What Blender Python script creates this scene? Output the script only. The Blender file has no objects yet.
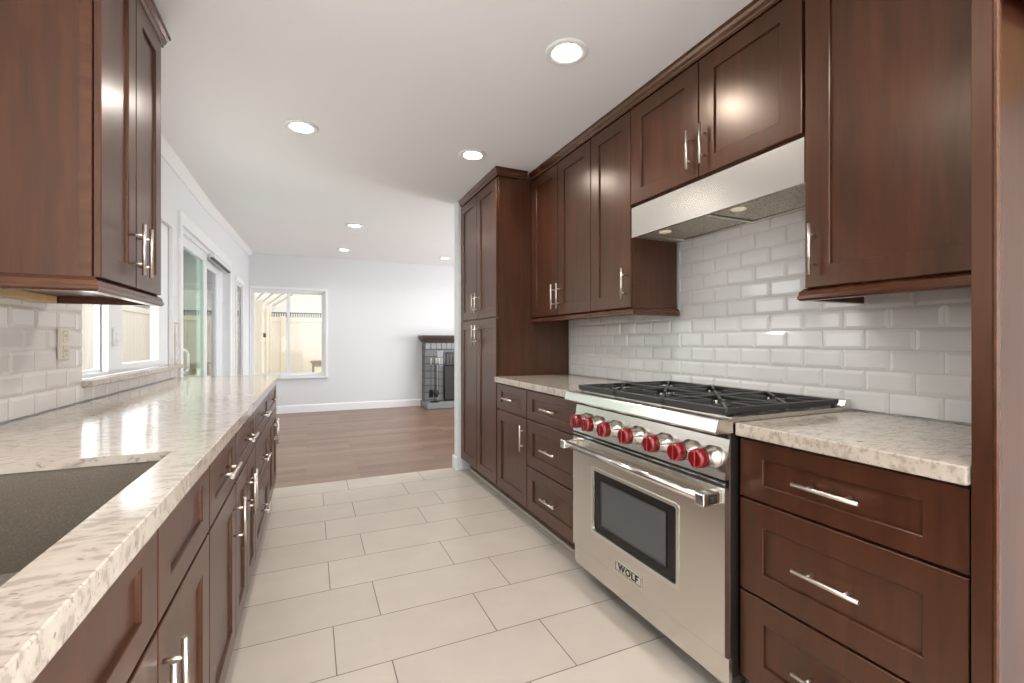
import bpy, bmesh, math, random
from mathutils import Vector, Matrix
random.seed(7)
C = bpy.context.scene
COL = C.collection
PI = math.pi

# ---------------------------------------------------------------- camera
cd = bpy.data.cameras.new('camera'); cam = bpy.data.objects.new('camera', cd); COL.objects.link(cam)
cd.sensor_fit = 'HORIZONTAL'; cd.sensor_width = 36; cd.lens = 453/1024*36
cd.clip_start = 0.02; cd.clip_end = 200
cam.location = (0, 0, 1.18); cam.rotation_euler = (PI/2, 0, -0.4177)
C.camera = cam

# ---------------------------------------------------------------- world, lights, exposure
w = bpy.data.worlds.new('world'); C.world = w; w.use_nodes = True
bg = w.node_tree.nodes['Background']; bg.inputs[0].default_value = (0.93, 0.96, 1.0, 1); bg.inputs[1].default_value = 1.55
C.view_settings.view_transform = 'Standard'; C.view_settings.look = 'None'
C.view_settings.gamma = 1.0; C.view_settings.use_curve_mapping = False
C.view_settings.exposure = 0.85

def area(name, loc, rot, sx, sy, power, color=(1, 1, 1), shape='RECTANGLE', spread=None):
    l = bpy.data.lights.new(name, 'AREA'); l.shape = shape; l.size = sx
    if shape in ('RECTANGLE', 'ELLIPSE'): l.size_y = sy
    l.energy = power; l.color = color
    if spread: l.spread = spread
    o = bpy.data.objects.new(name, l); o.location = loc; o.rotation_euler = rot; COL.objects.link(o)
    return o
# daylight through the openings of the house, tilted up to brighten the ceiling
area('added_rear_daylight', (1.3, -3.12, 1.3), (PI/2+math.radians(28), 0, 0), 3.4, 1.8, 18, (0.95, 0.98, 1.0))  # fill lamp added at an unseen opening behind the camera
area('added_side_daylight', (3.5, -1.65, 1.3), (0, PI/2+math.radians(22), 0), 1.8, 1.9, 240, (0.95, 0.98, 1.0))  # lamp added in the unseen rear nook to light the left cabinet fronts
area('daylight_living_window', (4.7, 5.6, 1.25), (0, PI/2+math.radians(22), 0), 1.9, 2.2, 62, (0.98, 0.99, 1.0))
area('daylight_kitchen_window', (-1.07, 3.24, 1.5), (0, -PI/2-math.radians(4), 0), .95, 1.4, 6, (0.98, 0.99, 1.0))
area('daylight_sliding_door', (-1.07, 5.22, 1.05), (0, -PI/2-math.radians(4), 0), 1.9, 2.1, 20, (0.98, 0.99, 1.0))

# ---------------------------------------------------------------- materials
MATS = {}
def pmat(name, col, rough=0.5, metal=0.0, coat=0.0, spec=0.5, emit=None, estr=1.0):
    m = bpy.data.materials.new(name); m.use_nodes = True
    b = m.node_tree.nodes['Principled BSDF']
    b.inputs['Base Color'].default_value = (*col, 1); b.inputs['Roughness'].default_value = rough
    b.inputs['Metallic'].default_value = metal; b.inputs['Coat Weight'].default_value = coat
    b.inputs['Coat Roughness'].default_value = 0.12
    b.inputs['Specular IOR Level'].default_value = spec
    if emit: b.inputs['Emission Color'].default_value = (*emit, 1); b.inputs['Emission Strength'].default_value = estr
    return m
def nd(m, t, **k):
    n = m.node_tree.nodes.new(t)
    for a, v in k.items(): setattr(n, a, v)
    return n
def ln(m, a, b): m.node_tree.links.new(a, b)
def srgb(r, g, b):
    f = lambda c: (c/255/12.92 if c/255 <= .04045 else ((c/255+.055)/1.055)**2.4)
    return (f(r), f(g), f(b))
def ramp(m, fac, stops):
    r = nd(m, 'ShaderNodeValToRGB')
    while len(r.color_ramp.elements) < len(stops): r.color_ramp.elements.new(0.5)
    for e, (p, c) in zip(r.color_ramp.elements, stops):
        e.position = p; e.color = (*c, 1)
    ln(m, fac, r.inputs[0]); return r.outputs[0]
def coords(m, scale=(1, 1, 1), loc=(0, 0, 0)):
    t = nd(m, 'ShaderNodeTexCoord'); mp = nd(m, 'ShaderNodeMapping')
    mp.inputs['Scale'].default_value = scale; mp.inputs['Location'].default_value = loc
    ln(m, t.outputs['Object'], mp.inputs[0]); return mp.outputs[0]
def noise(m, vec, scale, detail=4, rough=.5, dist=0):
    n = nd(m, 'ShaderNodeTexNoise'); n.inputs['Scale'].default_value = scale; n.inputs['Detail'].default_value = detail
    n.inputs['Roughness'].default_value = rough; n.inputs['Distortion'].default_value = dist
    ln(m, vec, n.inputs['Vector']); return n.outputs['Fac']
def bump(m, h, strength=.3, dist=.002):
    b = nd(m, 'ShaderNodeBump'); b.inputs['Strength'].default_value = strength; b.inputs['Distance'].default_value = dist
    ln(m, h, b.inputs['Height']); ln(m, b.outputs[0], m.node_tree.nodes['Principled BSDF'].inputs['Normal'])
def bsdf(m): return m.node_tree.nodes['Principled BSDF']
def mixc(m, fac, a, b, blend='MIX'):
    x = nd(m, 'ShaderNodeMix', data_type='RGBA', blend_type=blend)
    for i, v in ((0, fac), (6, a), (7, b)):
        if isinstance(v, (int, float)): x.inputs[i].default_value = v
        elif isinstance(v, tuple): x.inputs[i].default_value = (*v, 1)
        else: ln(m, v, x.inputs[i])
    return x.outputs[2]

def wood_mat(name, dark, mid, light, scale=(14, 14, 1.2), rough=.34):
    m = pmat(name, mid, rough, coat=0, spec=.8)
    bsdf(m).inputs['Specular Tint'].default_value = (1.0, .78, .60, 1)
    v = coords(m, scale)
    n1 = noise(m, v, 3.0, 6, .6, .4)
    v2 = coords(m, (1, 1, .6)); n2 = noise(m, v2, 2.2, 3, .5)
    c1 = ramp(m, n1, [(.3, dark), (.52, mid), (.75, light)])
    c2 = ramp(m, n2, [(.3, (.78, .76, .74)), (.7, (1.15, 1.12, 1.1))])
    ln(m, mixc(m, 1.0, c1, c2, 'MULTIPLY'), bsdf(m).inputs['Base Color'])
    bump(m, n1, .05, .001)
    bsdf(m).inputs['Coat Roughness'].default_value = .22
    return m
WOOD = wood_mat('espresso_wood', srgb(54, 29, 19), srgb(68, 37, 25), srgb(83, 47, 31), (9, 9, .9), .29)
WOODH = wood_mat('espresso_wood_moulding', srgb(62, 34, 22), srgb(76, 43, 28), srgb(90, 53, 35), (2, 2, 9), .2)
DARKIN = pmat('cabinet_gap_shadowed_wood', srgb(40, 22, 15), .6)
MAPLE = wood_mat('pale_maple_plywood', srgb(196, 165, 120), srgb(210, 180, 135), srgb(222, 195, 150), (2, 14, 2), .5)

def metal_mat(name, col, rough, sc=(1, 60, 1), amt=.1):
    m = pmat(name, col, rough, 1.0)
    v = coords(m, sc); n = noise(m, v, 8, 3, .6)
    mr = nd(m, 'ShaderNodeMapRange'); mr.inputs[3].default_value = rough - amt/2; mr.inputs[4].default_value = rough + amt/2
    ln(m, n, mr.inputs[0]); ln(m, mr.outputs[0], bsdf(m).inputs['Roughness'])
    return m
STEEL = metal_mat('brushed_stainless_steel', srgb(214, 209, 202), .27, (1, 1, 60), .0)
STEELP = metal_mat('polished_stainless_steel', srgb(222, 220, 214), .17, (1, 1, 30), .01)
NICKEL = metal_mat('satin_nickel', srgb(222, 214, 204), .3, (20, 20, 20), .02)
DSTEEL = metal_mat('dark_side_steel', srgb(90, 84, 80), .45)
IRON = pmat('black_cast_iron', srgb(44, 43, 42), .42)
vv = coords(IRON, (60, 60, 60)); bump(IRON, noise(IRON, vv, 6, 3), .25, .001)
BLACK = pmat('black_enamel', srgb(18, 18, 19), .2)
BLACKM = pmat('matte_black', srgb(20, 20, 20), .6)
OVGLASS = pmat('oven_window_glass', srgb(84, 85, 86), .08, spec=.6)
OVBORD = pmat('oven_window_border', srgb(14, 15, 17), .1, spec=.4)
RED = pmat('red_knob', srgb(122, 8, 18), .25, coat=.6)
WHITE = pmat('white_trim_paint', srgb(238, 238, 238), .35)
VINYL = pmat('white_vinyl_frame', srgb(232, 234, 236), .3)
CREAMPL = pmat('almond_plastic', srgb(214, 204, 188), .35)

def paint(name, col, sc=90, st=.08):
    m = pmat(name, col, .75, spec=.3); v = coords(m); bump(m, noise(m, v, sc, 4, .6), st, .002); return m
WALL = paint('pale_grey_wall_paint', srgb(222, 223, 225))
CEIL = paint('white_ceiling_texture', srgb(243, 243, 244), 60, .2)

# floor tile
FT = pmat('beige_porcelain_tile', srgb(205, 193, 180), .38)
t = nd(FT, 'ShaderNodeTexCoord'); mp = nd(FT, 'ShaderNodeMapping')
TW, TL, X0, Y0, TB = .30166, .61, .0836, 1.7127, .1914
mp.inputs['Location'].default_value = (-(X0+TB)+20*TL, -Y0+20*TW, 0)
ln(FT, t.outputs['Object'], mp.inputs[0])
br = nd(FT, 'ShaderNodeTexBrick'); br.offset = TB/TL; br.offset_frequency = 2; br.squash = 1
br.inputs['Scale'].default_value = 1; br.inputs['Mortar Size'].default_value = .0022; br.inputs['Mortar Smooth'].default_value = .1
br.inputs['Brick Width'].default_value = TL; br.inputs['Row Height'].default_value = TW
br.inputs['Color1'].default_value = (*srgb(196, 185, 173), 1); br.inputs['Color2'].default_value = (*srgb(189, 178, 166), 1)
br.inputs['Mortar'].default_value = (*srgb(112, 98, 86), 1); br.inputs['Bias'].default_value = 0
ln(FT, mp.outputs[0], br.inputs['Vector'])
v = coords(FT, (1, 1, 1)); n = noise(FT, v, 5, 5, .6)
ln(FT, mixc(FT, 1.0, br.outputs['Color'], ramp(FT, n, [(.3, (.95, .945, .94)), (.7, (1.03, 1.03, 1.03))]), 'MULTIPLY'), bsdf(FT).inputs['Base Color'])
inv = nd(FT, 'ShaderNodeMath', operation='SUBTRACT'); inv.inputs[0].default_value = 1; ln(FT, br.outputs['Fac'], inv.inputs[1])
bump(FT, inv.outputs[0], .5, .002)

# laminate planks
FW = pmat('brown_laminate_planks', srgb(140, 105, 88), .32)
br = nd(FW, 'ShaderNodeTexBrick'); br.offset = .37; br.offset_frequency = 2
br.inputs['Scale'].default_value = 1; br.inputs['Mortar Size'].default_value = .0012
br.inputs['Brick Width'].default_value = 1.2; br.inputs['Row Height'].default_value = .125
br.inputs['Color1'].default_value = (*srgb(140, 110, 90), 1); br.inputs['Color2'].default_value = (*srgb(114, 87, 70), 1)
br.inputs['Mortar'].default_value = (*srgb(78, 56, 46), 1)
ln(FW, coords(FW, (1, 1, 1), (20, 20, 0)), br.inputs['Vector'])
n = noise(FW, coords(FW, (1.2, 16, 1)), 2.5, 6, .65, .6)
ln(FW, mixc(FW, 1.0, br.outputs['Color'], ramp(FW, n, [(.25, (.62, .60, .58)), (.5, (1, 1, 1)), (.75, (1.2, 1.2, 1.2))]), 'MULTIPLY'), bsdf(FW).inputs['Base Color'])

# quartz
QZ = pmat('speckled_quartz', srgb(214, 203, 190), .11)
vq = coords(QZ, (1, 1, 1))
nwarp = nd(QZ, 'ShaderNodeTexNoise'); nwarp.inputs['Scale'].default_value = 9; nwarp.inputs['Detail'].default_value = 3
ln(QZ, vq, nwarp.inputs['Vector'])
add = nd(QZ, 'ShaderNodeVectorMath', operation='MULTIPLY_ADD'); add.inputs[1].default_value = (.06, .06, .06)
ln(QZ, nwarp.outputs['Color'], add.inputs[0]); ln(QZ, vq, add.inputs[2])
mq = nd(QZ, 'ShaderNodeMapping'); mq.inputs['Rotation'].default_value = (0, 0, .6); mq.inputs['Scale'].default_value = (1.0, 2.3, 1.6)
ln(QZ, add.outputs[0], mq.inputs[0])
n1 = noise(QZ, mq.outputs[0], 25, 3, .5)
n2 = noise(QZ, mq.outputs[0], 60, 3, .5)
n3 = noise(QZ, vq, 5, 3, .5)
c = ramp(QZ, n1, [(.0, srgb(158, 147, 135)), (.40, srgb(171, 160, 148)), (.455, srgb(190, 178, 164)), (.6, srgb(196, 185, 172)), (1, srgb(203, 193, 181))])
c = mixc(QZ, ramp(QZ, n2, [(.33, (1, 1, 1)), (.40, (0, 0, 0))]), c, srgb(156, 144, 132))
c = mixc(QZ, 1.0, c, ramp(QZ, n3, [(.3, (.87, .86, .845)), (.7, (.97, .965, .955))]), 'MULTIPLY')
vo = nd(QZ, 'ShaderNodeTexVoronoi'); vo.inputs['Scale'].default_value = 7; ln(QZ, add.outputs[0], vo.inputs['Vector'])
c = mixc(QZ, ramp(QZ, vo.outputs['Distance'], [(.035, (1, 1, 1)), (.05, (0, 0, 0))]), c, srgb(82, 70, 60))
ln(QZ, c, bsdf(QZ).inputs['Base Color'])

CER = pmat('glazed_white_subway_tile', srgb(222, 220, 217), .09, spec=.6)
CERL = pmat('glazed_beige_subway_tile', srgb(214, 206, 198), .09, spec=.6)
GROUT = pmat('tile_grout', srgb(205, 200, 194), .8)
SINKM = pmat('dark_composite_sink', srgb(92, 86, 80), .38)
nn = noise(SINKM, coords(SINKM), 240, 2, .6)
ln(SINKM, ramp(SINKM, nn, [(.3, srgb(108, 98, 86)), (.66, srgb(124, 114, 101)), (.80, srgb(146, 137, 124))]), bsdf(SINKM).inputs['Base Color'])

def glass_mat(name, tint, refl=.12):
    m = bpy.data.materials.new(name); m.use_nodes = True; nt = m.node_tree; nt.nodes.clear()
    o = nt.nodes.new('ShaderNodeOutputMaterial'); mx = nt.nodes.new('ShaderNodeMixShader')
    tr = nt.nodes.new('ShaderNodeBsdfTransparent'); gl = nt.nodes.new('ShaderNodeBsdfGlossy')
    tr.inputs[0].default_value = (*tint, 1); gl.inputs['Roughness'].default_value = .02
    lw = nt.nodes.new('ShaderNodeLayerWeight'); lw.inputs[0].default_value = .5
    pw = nt.nodes.new('ShaderNodeMath'); pw.operation = 'POWER'; pw.inputs[1].default_value = 5
    ml = nt.nodes.new('ShaderNodeMath'); ml.operation = 'MULTIPLY_ADD'; ml.inputs[1].default_value = .9; ml.inputs[2].default_value = refl; ml.use_clamp = True
    nt.links.new(lw.outputs['Facing'], pw.inputs[0]); nt.links.new(pw.outputs[0], ml.inputs[0]); nt.links.new(ml.outputs[0], mx.inputs[0])
    nt.links.new(tr.outputs[0], mx.inputs[1]); nt.links.new(gl.outputs[0], mx.inputs[2]); nt.links.new(mx.outputs[0], o.inputs[0])
    return m
GLASS = glass_mat('clear_window_glass', (.98, .99, .98), .03)
GREENG = glass_mat('green_tinted_glass', (.47, .56, .50), .06)
GREYG = glass_mat('grey_screened_glass', (.55, .56, .57), .05)
LAMP = pmat('lit_lamp_lens', (1, 1, 1), .5, emit=(1, .95, .88), estr=14)
HOODLAMP = pmat('hood_halogen_lens', (1, .9, .7), .4, emit=(1, .82, .55), estr=.15)

# ---------------------------------------------------------------- mesh helpers
class G:
    def __init__(s): s.bm = bmesh.new()
    def box(s, x0, x1, y0, y1, z0, z1, bev=0, seg=1):
        x0, x1 = sorted((x0, x1)); y0, y1 = sorted((y0, y1)); z0, z1 = sorted((z0, z1))
        vs = [s.bm.verts.new((x, y, z)) for x in (x0, x1) for y in (y0, y1) for z in (z0, z1)]
        fs = [s.bm.faces.new([vs[i] for i in q]) for q in ((0, 1, 3, 2), (4, 6, 7, 5), (0, 4, 5, 1), (2, 3, 7, 6), (0, 2, 6, 4), (1, 5, 7, 3))]
        if bev > 0:
            es = list({e for f in fs for e in f.edges})
            bmesh.ops.bevel(s.bm, geom=es, offset=bev, segments=seg, affect='EDGES', profile=.5)
        return s
    def tube(s, p0, p1, r, r2=None, n=14, cap=True):
        p0, p1 = Vector(p0), Vector(p1); r2 = r if r2 is None else r2
        d = (p1-p0).normalized(); a = d.orthogonal().normalized(); b = d.cross(a)
        A, B = [], []
        for i in range(n):
            t = 2*PI*i/n; u = a*math.cos(t)+b*math.sin(t)
            A.append(s.bm.verts.new(p0+u*r)); B.append(s.bm.verts.new(p1+u*r2))
        for i in range(n):
            j = (i+1) % n; f = s.bm.faces.new((A[i], A[j], B[j], B[i])); f.smooth = True
        if cap: s.bm.faces.new(A[::-1]); s.bm.faces.new(B)
        return s
    def path(s, pts, r, n=8):
        for a, b in zip(pts, pts[1:]): s.tube(a, b, r, n=n)
        return s
    def lathe(s, o, d, prof, n=24, smooth=True):   # prof: list of (distance along d, radius)
        o, d = Vector(o), Vector(d).normalized(); a = d.orthogonal().normalized(); b = d.cross(a)
        rings = []
        for h, r in prof:
            rings.append([s.bm.verts.new(o+d*h+(a*math.cos(2*PI*i/n)+b*math.sin(2*PI*i/n))*max(r, 1e-4)) for i in range(n)])
        for P, Q in zip(rings, rings[1:]):
            for i in range(n):
                j = (i+1) % n; f = s.bm.faces.new((P[i], P[j], Q[j], Q[i])); f.smooth = smooth
        s.bm.faces.new(rings[0][::-1]); s.bm.faces.new(rings[-1])
        return s
    def prism(s, prof, axis, a0, a1, m0=0, m1=0):
        """profile of 2-D points swept along 'x','y' or 'z'. m0/m1 mitre: shift end by m*first coordinate"""
        def P(u, v, a):
            return {'x': (a, u, v), 'y': (u, a, v), 'z': (u, v, a)}[axis]
        A = [s.bm.verts.new(P(u, v, a0+m0*u)) for u, v in prof]; B = [s.bm.verts.new(P(u, v, a1+m1*u)) for u, v in prof]
        k = len(prof)
        for i in range(k):
            j = (i+1) % k; s.bm.faces.new((A[i], A[j], B[j], B[i]))
        s.bm.faces.new(A[::-1]); s.bm.faces.new(B); return s
    def slab(s, us, vs, skip, t0, t1, plane):
        """rectangular grid slab with cells left out; plane 'xy','yz','xz', thickness t0..t1 along the third axis"""
        def P(u, v, t): return {'xy': (u, v, t), 'yz': (t, u, v), 'xz': (u, t, v)}[plane]
        vt = {}
        def V(i, j, k):
            key = (i, j, k)
            if key not in vt: vt[key] = s.bm.verts.new(P(us[i], vs[j], (t0, t1)[k]))
            return vt[key]
        cells = {(i, j) for i in range(len(us)-1) for j in range(len(vs)-1)} - set(skip)
        for i, j in cells:
            for k in (0, 1): s.bm.faces.new((V(i, j, k), V(i+1, j, k), V(i+1, j+1, k), V(i, j+1, k)))
            for di, dj, a, b in ((-1, 0, (i, j), (i, j+1)), (1, 0, (i+1, j), (i+1, j+1)), (0, -1, (i, j), (i+1, j)), (0, 1, (i, j+1), (i+1, j+1))):
                if (i+di, j+dj) not in cells: s.bm.faces.new((V(*a, 0), V(*b, 0), V(*b, 1), V(*a, 1)))
        return s
    def shaker(s, w, h, x=0, z=0, st=.08, rail=None, t=.02, rec=.010, y=0):
        rail = st if rail is None else rail
        c = .0018; k = .001
        def ring(dx, dz, yy):
            return [s.bm.verts.new(p) for p in ((x+dx, yy, z+dz), (x+w-dx, yy, z+dz), (x+w-dx, yy, z+h-dz), (x+dx, yy, z+h-dz))]
        R = [ring(0, 0, y), ring(0, 0, y-t+c), ring(c, c, y-t), ring(st-.0022, rail-.0022, y-t), ring(st, rail, y-t+.0018), ring(st+k, rail+k, y-t+rec)]
        for P, Q in zip(R, R[1:]):
            for i in range(4):
                j = (i+1) % 4; s.bm.faces.new((P[i], P[j], Q[j], Q[i]))
        s.bm.faces.new(R[0][::-1]); s.bm.faces.new(R[-1]); return s
    def obj(s, name, mat, parent=None, loc=(0, 0, 0), fix=True):
        if fix: bmesh.ops.recalc_face_normals(s.bm, faces=s.bm.faces)
        me = bpy.data.meshes.new(name); s.bm.to_mesh(me); s.bm.free()
        me.materials.append(mat); o = bpy.data.objects.new(name, me); COL.objects.link(o)
        o.location = loc
        if parent: o.parent = parent
        return o

def tag(o, label=None, cat=None, group=None, kind=None):
    if label: o['label'] = label
    if cat: o['category'] = cat
    if group: o['group'] = group
    if kind: o['kind'] = kind
    return o
def thing(name, label, cat, loc=(0, 0, 0), rz=0, group=None, kind=None):
    o = bpy.data.objects.new(name, None); COL.objects.link(o); o.location = loc; o.rotation_euler = (0, 0, rz)
    o.empty_display_size = .1
    return tag(o, label, cat, group, kind)
def struct(name, g, mat, label=None):
    o = g.obj(name, mat); o['kind'] = 'structure'
    if label: o['label'] = label
    return o
def copy_tree(o, parent=None):
    c = o.copy(); COL.objects.link(c); c.parent = parent
    for ch in list(o.children): copy_tree(ch, c)
    return c

# ---------------------------------------------------------------- shell
XR, XL, YB, YK, YS = 1.88, -.90, 8.30, 4.10, -3.2      # right wall, left wall, living back wall, end of the kitchen, wall behind the camera
XLR, XN = 4.8, 3.6
CZ = 2.462
def zc(y): return CZ if y < 5 else CZ + (y-5)*.14/3.3
struct('floor', G().box(XL-.2, XR+.2, -.56, YK, -.08, 0).box(XL-.2, XN+.2, YS-.2, -.56, -.08, 0), FT, 'beige porcelain tile kitchen floor laid in a staggered bond')
struct('floor', G().box(XL-.2, XLR+.2, YK, YB+.2, -.08, -.001), FW, 'brown wood-look plank floor of the living room')
g = G().box(XL-.2, XR+.2, -.56, YK, CZ, 2.56).box(XL-.2, XN+.2, YS-.2, -.56, CZ, 2.56)
g.box(XL-.2, XLR+.2, YK, 5, CZ, 2.56)
g.prism([(5, CZ), (YB+.2, zc(YB+.2)), (YB+.2, 2.8), (5, 2.56)], 'x', XL-.2, XLR+.2)
struct('ceiling', g, CEIL)
# left wall with the kitchen window, the sliding door and the tall living room window
us = [YS-.2, 2.51, 3.965, 4.12, 6.34, 6.88, 7.48, YB+.2]; vs = [0, .62, 1.0, 1.98, 2.0, 2.07, 2.8]
skip = [(1, 2), (1, 3)] + [(3, j) for j in range(5)] + [(5, 1), (5, 2)]
struct('wall_left', G().slab(us, vs, skip, XL-.14, XL, 'yz'), WALL)
# back wall with window
WX0, WX1, WZ0, WZ1 = -.875, .225, .60, 2.03
struct('wall_back', G().slab([XL-.14, WX0, WX1, XLR+.2], [0, WZ0, WZ1, 2.8], [(1, 1)], YB, YB+.15, 'xz'), WALL)
struct('wall_right', G().box(XR, XR+.12, -.56, YK, 0, CZ), WALL)
g = G().box(1.228, XR, 3.985, YK, 0, CZ, .004)
g.box(XR+.12, XLR, YK-.12, YK, 0, CZ)
struct('wall_partition', g, WALL, 'white end of the wall beside the tall pantry')
struct('wall_living_right', G().slab([YK, 4.7, 8.0, YB+.1], [0, .4, 2.3, 2.8], [(1, 1)], XLR, XLR+.12, 'yz'), WALL)
struct('wall_rear', G().slab([XL, -.45, 3.05, XN], [0, .4, 2.3, 2.5], [(1, 1)], YS-.12, YS, 'xz'), WALL)
struct('wall_nook', G().box(XR+.12, XN, -.68, -.56, 0, CZ), WALL)
struct('wall_nook_right', G().slab([YS, -3.0, -.8, -.56], [0, .4, 2.3, 2.5], [(1, 1)], XN, XN+.12, 'yz'), WALL)

def baseboard(name, prof_axis, a0, a1, wall, sgn, z=.13):
    p = [(wall, 0), (wall+sgn*.014, 0), (wall+sgn*.014, z-.02), (wall+sgn*.008, z-.004), (wall, z)]
    return struct(name, G().prism(p, prof_axis, a0, a1), WHITE)
baseboard('baseboard_back', 'x', XL, 1.9, YB, -1)
baseboard('baseboard_left', 'y', 4.02, 4.12, XL, 1)
baseboard('baseboard_left', 'y', 6.5, YB-.02, XL, 1)
g = G().box(1.212, 1.228, 3.985, YK+.014, 0, .12, .003); g.box(1.214, XR, YK, YK+.016, 0, .12, .003)
struct('baseboard_partition', g, WHITE)
# crown on the left wall
p = [(0, 0), (.012, 0), (.018, .008), (.03, .02), (.052, .045), (.062, .055), (.07, .062), (.07, .07), (0, .07)]
g = G()
pr = [(XL+u*.85, CZ-.0605+v*.85) for u, v in p]
g.prism(pr, 'y', 2.7, 5.0)
A = [g.bm.verts.new((u, 5.0, v)) for u, v in pr]; B = [g.bm.verts.new((u, YB-.005, v+zc(YB)-CZ-.002)) for u, v in pr]
for i in range(len(pr)):
    j = (i+1) % len(pr); g.bm.faces.new((A[i], A[j], B[j], B[i]))
g.bm.faces.new(B)
struct('trim_1', g, WHITE, 'white crown moulding along the left wall')

# ---------------------------------------------------------------- windows and sliding door
# window_1 over the sink counter
wn = thing('window_1', 'white sliding window over the counter beside the hanging left cabinets', 'window', (0, 0, 0), kind='structure')
X = XL-.045
G().slab([2.51, 2.525, 3.87, 3.965], [1.012, 1.03, 1.97, 2.0], [(1, 1)], X-.045, X+.012, 'yz').obj('window_frame', VINYL, wn)
G().slab([2.525, 2.54, 2.88, 2.95], [1.03, 1.045, 1.94, 1.97], [(1, 1)], X-.035, X-.012, 'yz').obj('sash', VINYL, wn)
G().slab([2.89, 3.07, 3.70, 3.87], [1.03, 1.06, 1.93, 1.97], [(1, 1)], X-.008, X+.020, 'yz').obj('sash', VINYL, wn)
G().box(X-.025, X-.021, 2.54, 2.88, 1.045, 1.94).obj('pane', GLASS, wn)
G().box(X+.004, X+.008, 3.07, 3.70, 1.06, 1.93).obj('pane', GLASS, wn)
g = G().box(X+.02, X+.032, 2.93, 2.975, 1.16, 1.25, .003); g.box(X+.032, X+.042, 2.94, 2.962, 1.185, 1.225, .002); g.obj('latch', VINYL, wn)
g = G().box(X+.014, XL-.001, 3.957, 3.965, 1.012, 2.0); g.box(X+.022, XL-.001, 2.51, 3.957, 1.994, 2.0); g.obj('reveal', WHITE, wn)

# door_1 sliding door
dr = thing('door_1', 'white framed sliding glass patio door with green tinted panes', 'door', kind='structure')
g = G().slab([4.06, 4.13, 6.33, 6.44], [0, 2.06, 2.15], [(1, 0)], XL, XL+.02, 'yz'); g.obj('casing', WHITE, dr)
g = G().slab([4.12, 4.135, 6.325, 6.34], [.0, .03, 2.02, 2.07], [(1, 1)], XL-.13, XL-.002, 'yz'); g.obj('door_frame', VINYL, dr)
pn = G().slab([4.135, 4.175, 5.09, 5.20], [.03, .15, 1.94, 2.02], [(1, 1)], XL-.055, XL-.02, 'yz').obj('door_panel', VINYL, dr)
G().box(XL-.04, XL-.035, 4.175, 5.09, .15, 1.94).obj('pane', GREENG, pn)
pn = G().slab([5.14, 5.20, 5.98, 6.325], [.03, .15, 1.93, 2.02], [(1, 1)], XL-.095, XL-.06, 'yz').obj('door_panel', VINYL, dr)
G().box(XL-.08, XL-.075, 5.20, 5.98, .15, 1.93).obj('pane', GREYG, pn)
g = G(); hx = XL+.035
g.path([(XL-.02, 4.155, 1.10), (hx-.01, 4.155, 1.12), (hx+.01, 4.155, 1.09), (hx+.01, 4.155, .97), (hx-.01, 4.155, .94), (XL-.02, 4.155, .96)], .009)
g.obj('door_handle', WHITE, dr)
bl = thing('blind_headrail', 'white blind headrail above the far half of the sliding door', 'blind', (XL+.004, 5.2, 2.0))
G().box(-.003, .035, 0, 1.05, .0, .035, .003).obj('rail', VINYL, bl); G().box(.002, .028, .01, 1.04, -.014, 0).obj('track', DSTEEL, bl)

wn = thing('window_2', 'narrow tall grey screened window on the left wall near the corner', 'window', kind='structure')
G().slab([6.88, 6.92, 7.44, 7.48], [.62, .66, 1.94, 1.98], [(1, 1)], XL-.09, XL-.004, 'yz').obj('window_frame', VINYL, wn)
G().box(XL-.012, XL-.008, 6.92, 7.44, .66, 1.94).obj('pane', GREYG, wn)
G().slab([6.83, 6.885, 7.47, 7.53], [.54, .62, 1.98, 2.04], [(1, 1)], XL, XL+.018, 'yz').obj('casing', WHITE, wn)

wn = thing('window_3', 'white sliding window in the far wall looking onto the fenced yard', 'window', kind='structure')
mx = (WX0+WX1)/2 - .035
G().slab([WX0, WX0+.03, WX1-.03, WX1], [WZ0, WZ0+.03, WZ1-.03, WZ1], [(1, 1)], YB+.02, YB+.10, 'xz').obj('window_frame', VINYL, wn)
G().slab([WX0+.03, WX0+.045, mx-.005, mx+.035], [WZ0+.03, WZ0+.065, WZ1-.065, WZ1-.03], [(1, 1)], YB+.03, YB+.055, 'xz').obj('sash', VINYL, wn)
G().slab([mx, mx+.04, WX1-.06, WX1-.03], [WZ0+.03, WZ0+.06, WZ1-.06, WZ1-.03], [(1, 1)], YB+.06, YB+.085, 'xz').obj('sash', VINYL, wn)
G().box(WX0+.045, mx-.005, YB+.04, YB+.044, WZ0+.065, WZ1-.065).obj('pane', GLASS, wn)
G().box(mx+.04, WX1-.06, YB+.07, YB+.074, WZ0+.06, WZ1-.06).obj('pane', GLASS, wn)
G().slab([WX0-.02, WX0, WX1, WX1+.035], [WZ0-.0, WZ0+.001, WZ1, WZ1+.04], [(1, 0), (1, 1), (0, 0), (2, 0)], YB-.016, YB, 'xz').obj('casing', WHITE, wn)
G().box(WX0-.02, WX1+.045, YB-.05, YB+.03, WZ0-.03, WZ0, .004).obj('window_sill', WHITE, wn)

# ---------------------------------------------------------------- cabinets
def handle(parent, cx, cz, vert, y=-.02, L=.17, name='handle'):
    g = G(); yo = y-.032
    if vert:
        g.tube((cx, yo, cz-L/2), (cx, yo, cz+L/2), .006, n=12)
        for d in (-.048, .048): g.tube((cx, y+.004, cz+d), (cx, yo, cz+d), .0042, n=10)
    else:
        g.tube((cx-L/2, yo, cz), (cx+L/2, yo, cz), .006, n=12)
        for d in (-.048, .048): g.tube((cx+d, y+.004, cz), (cx+d, yo, cz), .0042, n=10)
    return g.obj(name, NICKEL, parent)

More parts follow.
